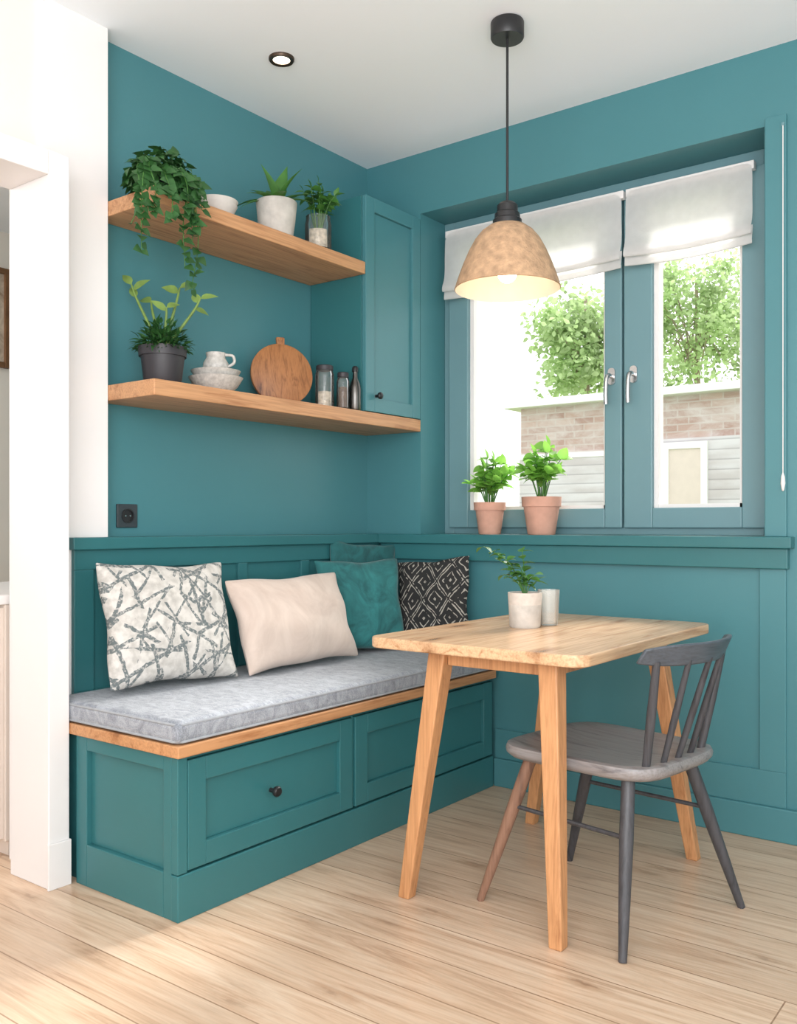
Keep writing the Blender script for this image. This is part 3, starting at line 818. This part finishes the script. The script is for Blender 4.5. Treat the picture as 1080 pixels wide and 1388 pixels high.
# round cutting board
yaw = R(60); wd = V((math.cos(yaw), math.sin(yaw), 0)); nrm = V((math.sin(yaw), -math.cos(yaw), 0))
t = thing('cutting_board', 'round brown wooden cutting board with short handle leaning on the shelf wall', 'cutting board', (.135, -.665, Zl)); L0 = t.location
tl = R(9); upd = (UP*math.cos(tl)-nrm*math.sin(tl)); n2 = nrm*math.cos(tl)+UP*math.sin(tl)
mb = MB(); c = V((.135, -.665, Zl+.001))+upd*.121
rows = []
for dn, rr in ((-.009, .115), (-.006, .119), (.006, .119), (.009, .115)):
    rows.append(mb.verts([c+n2*dn+wd*(rr*math.cos(2*math.pi*k/56))+upd*(rr*math.sin(2*math.pi*k/56)) for k in range(56)]))
for a, b in zip(rows, rows[1:]):
    for k in range(56): mb.face([a[k], a[(k+1) % 56], b[(k+1) % 56], b[k]])
mb.face(rows[0]); mb.face(rows[-1])
mb.build('board', 'board', t, L0, smooth=40)
hb = MB(); q = []
for dn in (-.008, .008):
    q += [c+n2*dn+wd*(-.015)+upd*.108, c+n2*dn+wd*.015+upd*.108, c+n2*dn+wd*.017+upd*.146, c+n2*dn-wd*.017+upd*.146]
hb.hexa(q).build('handle', 'board', t, L0, bevel=.005)

# jars and bottle
def jar(label, jx, jy, r, h, fill, mat):
    t = thing('storage_jar', label, 'jar', (jx, jy, Zl), group='glass jars on the lower shelf'); L0 = t.location
    MB().lathe([(0, Zl), (r-.003, Zl), (r, Zl+.006), (r, Zl+h-.015), (r-.005, Zl+h), (r-.008, Zl+h), (r-.003, Zl+h-.016), (r-.003, Zl+.008), (0, Zl+.006)], (jx, jy, 0), 32).build('jar', 'glass', t, L0, smooth=40)
    MB().lathe([(0, Zl+.007), (r-.0035, Zl+.008), (r-.0035, Zl+fill), (0, Zl+fill+.006)], (jx, jy, 0), 24).build('contents', mat, t, L0, smooth=40)
    MB().lathe([(0, Zl+h), (r-.003, Zl+h), (r-.003, Zl+h+.016), (r-.006, Zl+h+.019), (0, Zl+h+.019)], (jx, jy, 0), 28).build('lid', 'pot_black', t, L0, smooth=40)
jar('wider clear glass jar with dark lid, nearest the cutting board on the lower shelf', .20, -.505, .036, .148, .065, 'pebble')
jar('slim glass jar of dark seeds between the wider jar and the dark bottle', .243, -.447, .025, .125, .085, 'seeds')
x, y = .266, -.402
t = thing('bottle', 'dark metal bottle with black stopper next to the wall cabinet, lower shelf', 'bottle', (x, y, Zl)); L0 = t.location
MB().lathe([(0, Zl), (.02, Zl), (.023, Zl+.006), (.023, Zl+.085), (.019, Zl+.105), (.01, Zl+.125), (.009, Zl+.15), (0, Zl+.15)], (x, y, 0), 26).build('body', 'dark_steel', t, L0, smooth=50)
MB().lathe([(0, Zl+.15), (.012, Zl+.15), (.0125, Zl+.165), (.008, Zl+.172), (0, Zl+.172)], (x, y, 0), 20).build('stopper', 'black', t, L0, smooth=50)

# ------------------------------------------------------------------ hall through the doorway
t = thing('picture_frame', 'brown framed picture on the hall wall seen through the doorway', 'picture', (-2.1, -.66, 1.87)); L0 = t.location
f = MB().box(-2.1, -2.07, -.88, -.85, 1.87, 2.4).box(-2.1, -2.07, -.507, -.477, 1.87, 2.4).box(-2.1, -2.07, -.85, -.507, 1.87, 1.9).box(-2.1, -2.07, -.85, -.507, 2.37, 2.4)
f.build('frame', 'frame_brown', t, L0, bevel=.003)
MB().box(-2.1, -2.085, -.85, -.507, 1.9, 2.37).build('picture', 'print', t, L0)
t = thing('hall_cabinet', 'beige cabinet with white top just inside the left doorway', 'cabinet', (-.45, -1.0, 0)); L0 = t.location
MB().box(-.74, -.135, -1.61, -.4, .05, .785).build('body', 'hall_cab', t, L0, bevel=.003)
MB().box(-.76, -.13, -1.635, -.38, .785, .815).build('top', 'white_gloss', t, L0, bevel=.003)
MB().box(-.72, -.15, -1.59, -.42, 0, .05).build('plinth', 'hall_cab', t, L0)
for x0, x1 in ((-.735, -.44), (-.434, -.14)):
    d = MB()
    d.box(x0, x1, -1.622, -1.61, .06, .775).box(x0, x0+.04, -1.63, -1.622, .06, .775).box(x1-.04, x1, -1.63, -1.622, .06, .775)
    d.box(x0+.04, x1-.04, -1.63, -1.622, .06, .1).box(x0+.04, x1-.04, -1.63, -1.622, .735, .775)
    d.build('door', 'hall_cab', t, L0, bevel=.002)

# ------------------------------------------------------------------ outside
struct(MB().box(-40, 40, .45, 60, -.7, -.6).build('ground', 'ground'))
t = thing('neighbour_house', 'low weathered brick house with white fascia and siding outside the window', 'house', (-1.4, 8, -.6)); L0 = t.location
MB().box(-3.75, 2.4, 8, 9.6, -.6, 2.64).build('wall', 'brick', t, L0)
MB().box(-3.95, 2.6, 7.85, 9.8, 2.64, 2.74).build('roof', 'roof', t, L0, bevel=.01)
MB().box(-3.75, -1.9, 7.95, 8, 1.93, 2.0).build('string_course', 'roof', t, L0)
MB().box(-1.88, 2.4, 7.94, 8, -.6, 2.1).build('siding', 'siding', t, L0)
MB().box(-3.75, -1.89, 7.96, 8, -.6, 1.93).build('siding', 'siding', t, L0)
f = MB().box(-1.7, -1.62, 7.9, 7.94, -.6, 2.05).box(-1.22, -1.14, 7.9, 7.94, -.6, 2.05).box(-1.62, -1.22, 7.9, 7.94, 1.97, 2.05)
d = f.build('door_frame', 'roof', t, L0)
MB().box(-1.62, -1.22, 7.92, 7.945, -.6, 1.97).build('door_panel', 'hall_cab', d, L0)
def tree(x, y, z0, cz, rx, rz, sd, label, n=5000):
    t = thing('tree', label, 'tree', (x, y, z0), group='trees behind the neighbouring house'); L0 = t.location
    rnd = random.Random(sd); lf = MB(); tr = MB()
    tr.tube(spl([(x, y, z0), (x+.05, y, (z0+cz)/2), (x, y, cz+rz*.6)]), [.1, .03], 10)
    cl = []
    for k in range(26):
        d = rdir(rnd, -.8, 1); p = V((x, y, cz))+V((d.x*rx, d.y*rx, d.z*rz))*rnd.uniform(.3, .9)
        cl.append(p)
        tr.tube(spl([(x, y, cz-rz*.7+rnd.uniform(0, rz)), V((x, y, cz-.2)).lerp(p, .5), p]), [.022, .006], 6)
    for k in range(n):
        p = rnd.choice(cl)+rdir(rnd, -1, 1)*rnd.uniform(.05, .55)*rx*.75
        s_ = rnd.uniform(.08, .16)
        lf.leaf(p, rdir(rnd, -1, .6), rdir(rnd, -.2, 1), s_, s_*.6, .3, .2, 3)
    tr.build('trunk', 'bark', t, L0, smooth=60)
    lf.build('crown', 'leaf_tree', t, L0, smooth=80, recalc=False)
tree(-4.45, 11.5, -.6, 4.0, 1.2, 1.6, 41, 'leafy pale green tree behind the house, seen through the left pane', 4200)
tree(-4.0, 15.8, -.6, 5.0, 1.75, 1.9, 43, 'leafy pale green tree behind the house, seen through the right pane', 6000)

# ------------------------------------------------------------------ light
w = bpy.data.worlds.new('World'); scn.world = w; w.use_nodes = True
bg = w.node_tree.nodes['Background']; bg.inputs[0].default_value = (.985, .99, 1, 1); bg.inputs[1].default_value = 1.85
sun = bpy.data.lights.new('sun', 'SUN'); sun.energy = 6.5; sun.angle = R(20); sun.color = (1, .97, .92)
so = bpy.data.objects.new('sun', sun); COL.objects.link(so)
so.rotation_euler = V((-.06, -1, -.76)).to_track_quat('-Z', 'Y').to_euler()
def area(name, loc, to, sx, sy, e, col=(1, 1, 1)):
    l = bpy.data.lights.new(name, 'AREA'); l.shape = 'RECTANGLE'; l.size = sx; l.size_y = sy; l.energy = e; l.color = col
    o = bpy.data.objects.new(name, l); COL.objects.link(o); o.location = loc
    o.rotation_euler = (V(to)-V(loc)).to_track_quat('-Z', 'Y').to_euler()
area('room_fill', (3.6, -4.6, 2.2), (.3, -.7, 1.2), 2.2, 1.4, 22, (1, .98, .96))  # added fill lamp behind the camera, not a fitting of the room
area('ceiling_bounce', (2.6, -3.4, 1.5), (1.4, -1.3, 2.6), 2.2, 1.8, 76, (.94, .97, 1))  # added lamp aimed upward, stands in for light bounced onto the ceiling
area('hall_fill', (-1.1, -2.6, 2.3), (-1.2, -1.2, 1.0), .9, .9, 22, (1, .97, .93))  # unseen lamp added to brighten the hall behind the doorway

# ------------------------------------------------------------------ camera
cam = bpy.data.cameras.new('camera'); co = bpy.data.objects.new('camera', cam); COL.objects.link(co)
co.location = (2.542, -3.132, 1.03); co.rotation_euler = (R(90), 0, R(37.1))
cam.sensor_fit = 'HORIZONTAL'; cam.sensor_width = 36; cam.lens = 41.32; cam.shift_y = 18/1080
cam.clip_start = .05
scn.camera = co
scn.view_settings.view_transform = 'Standard'
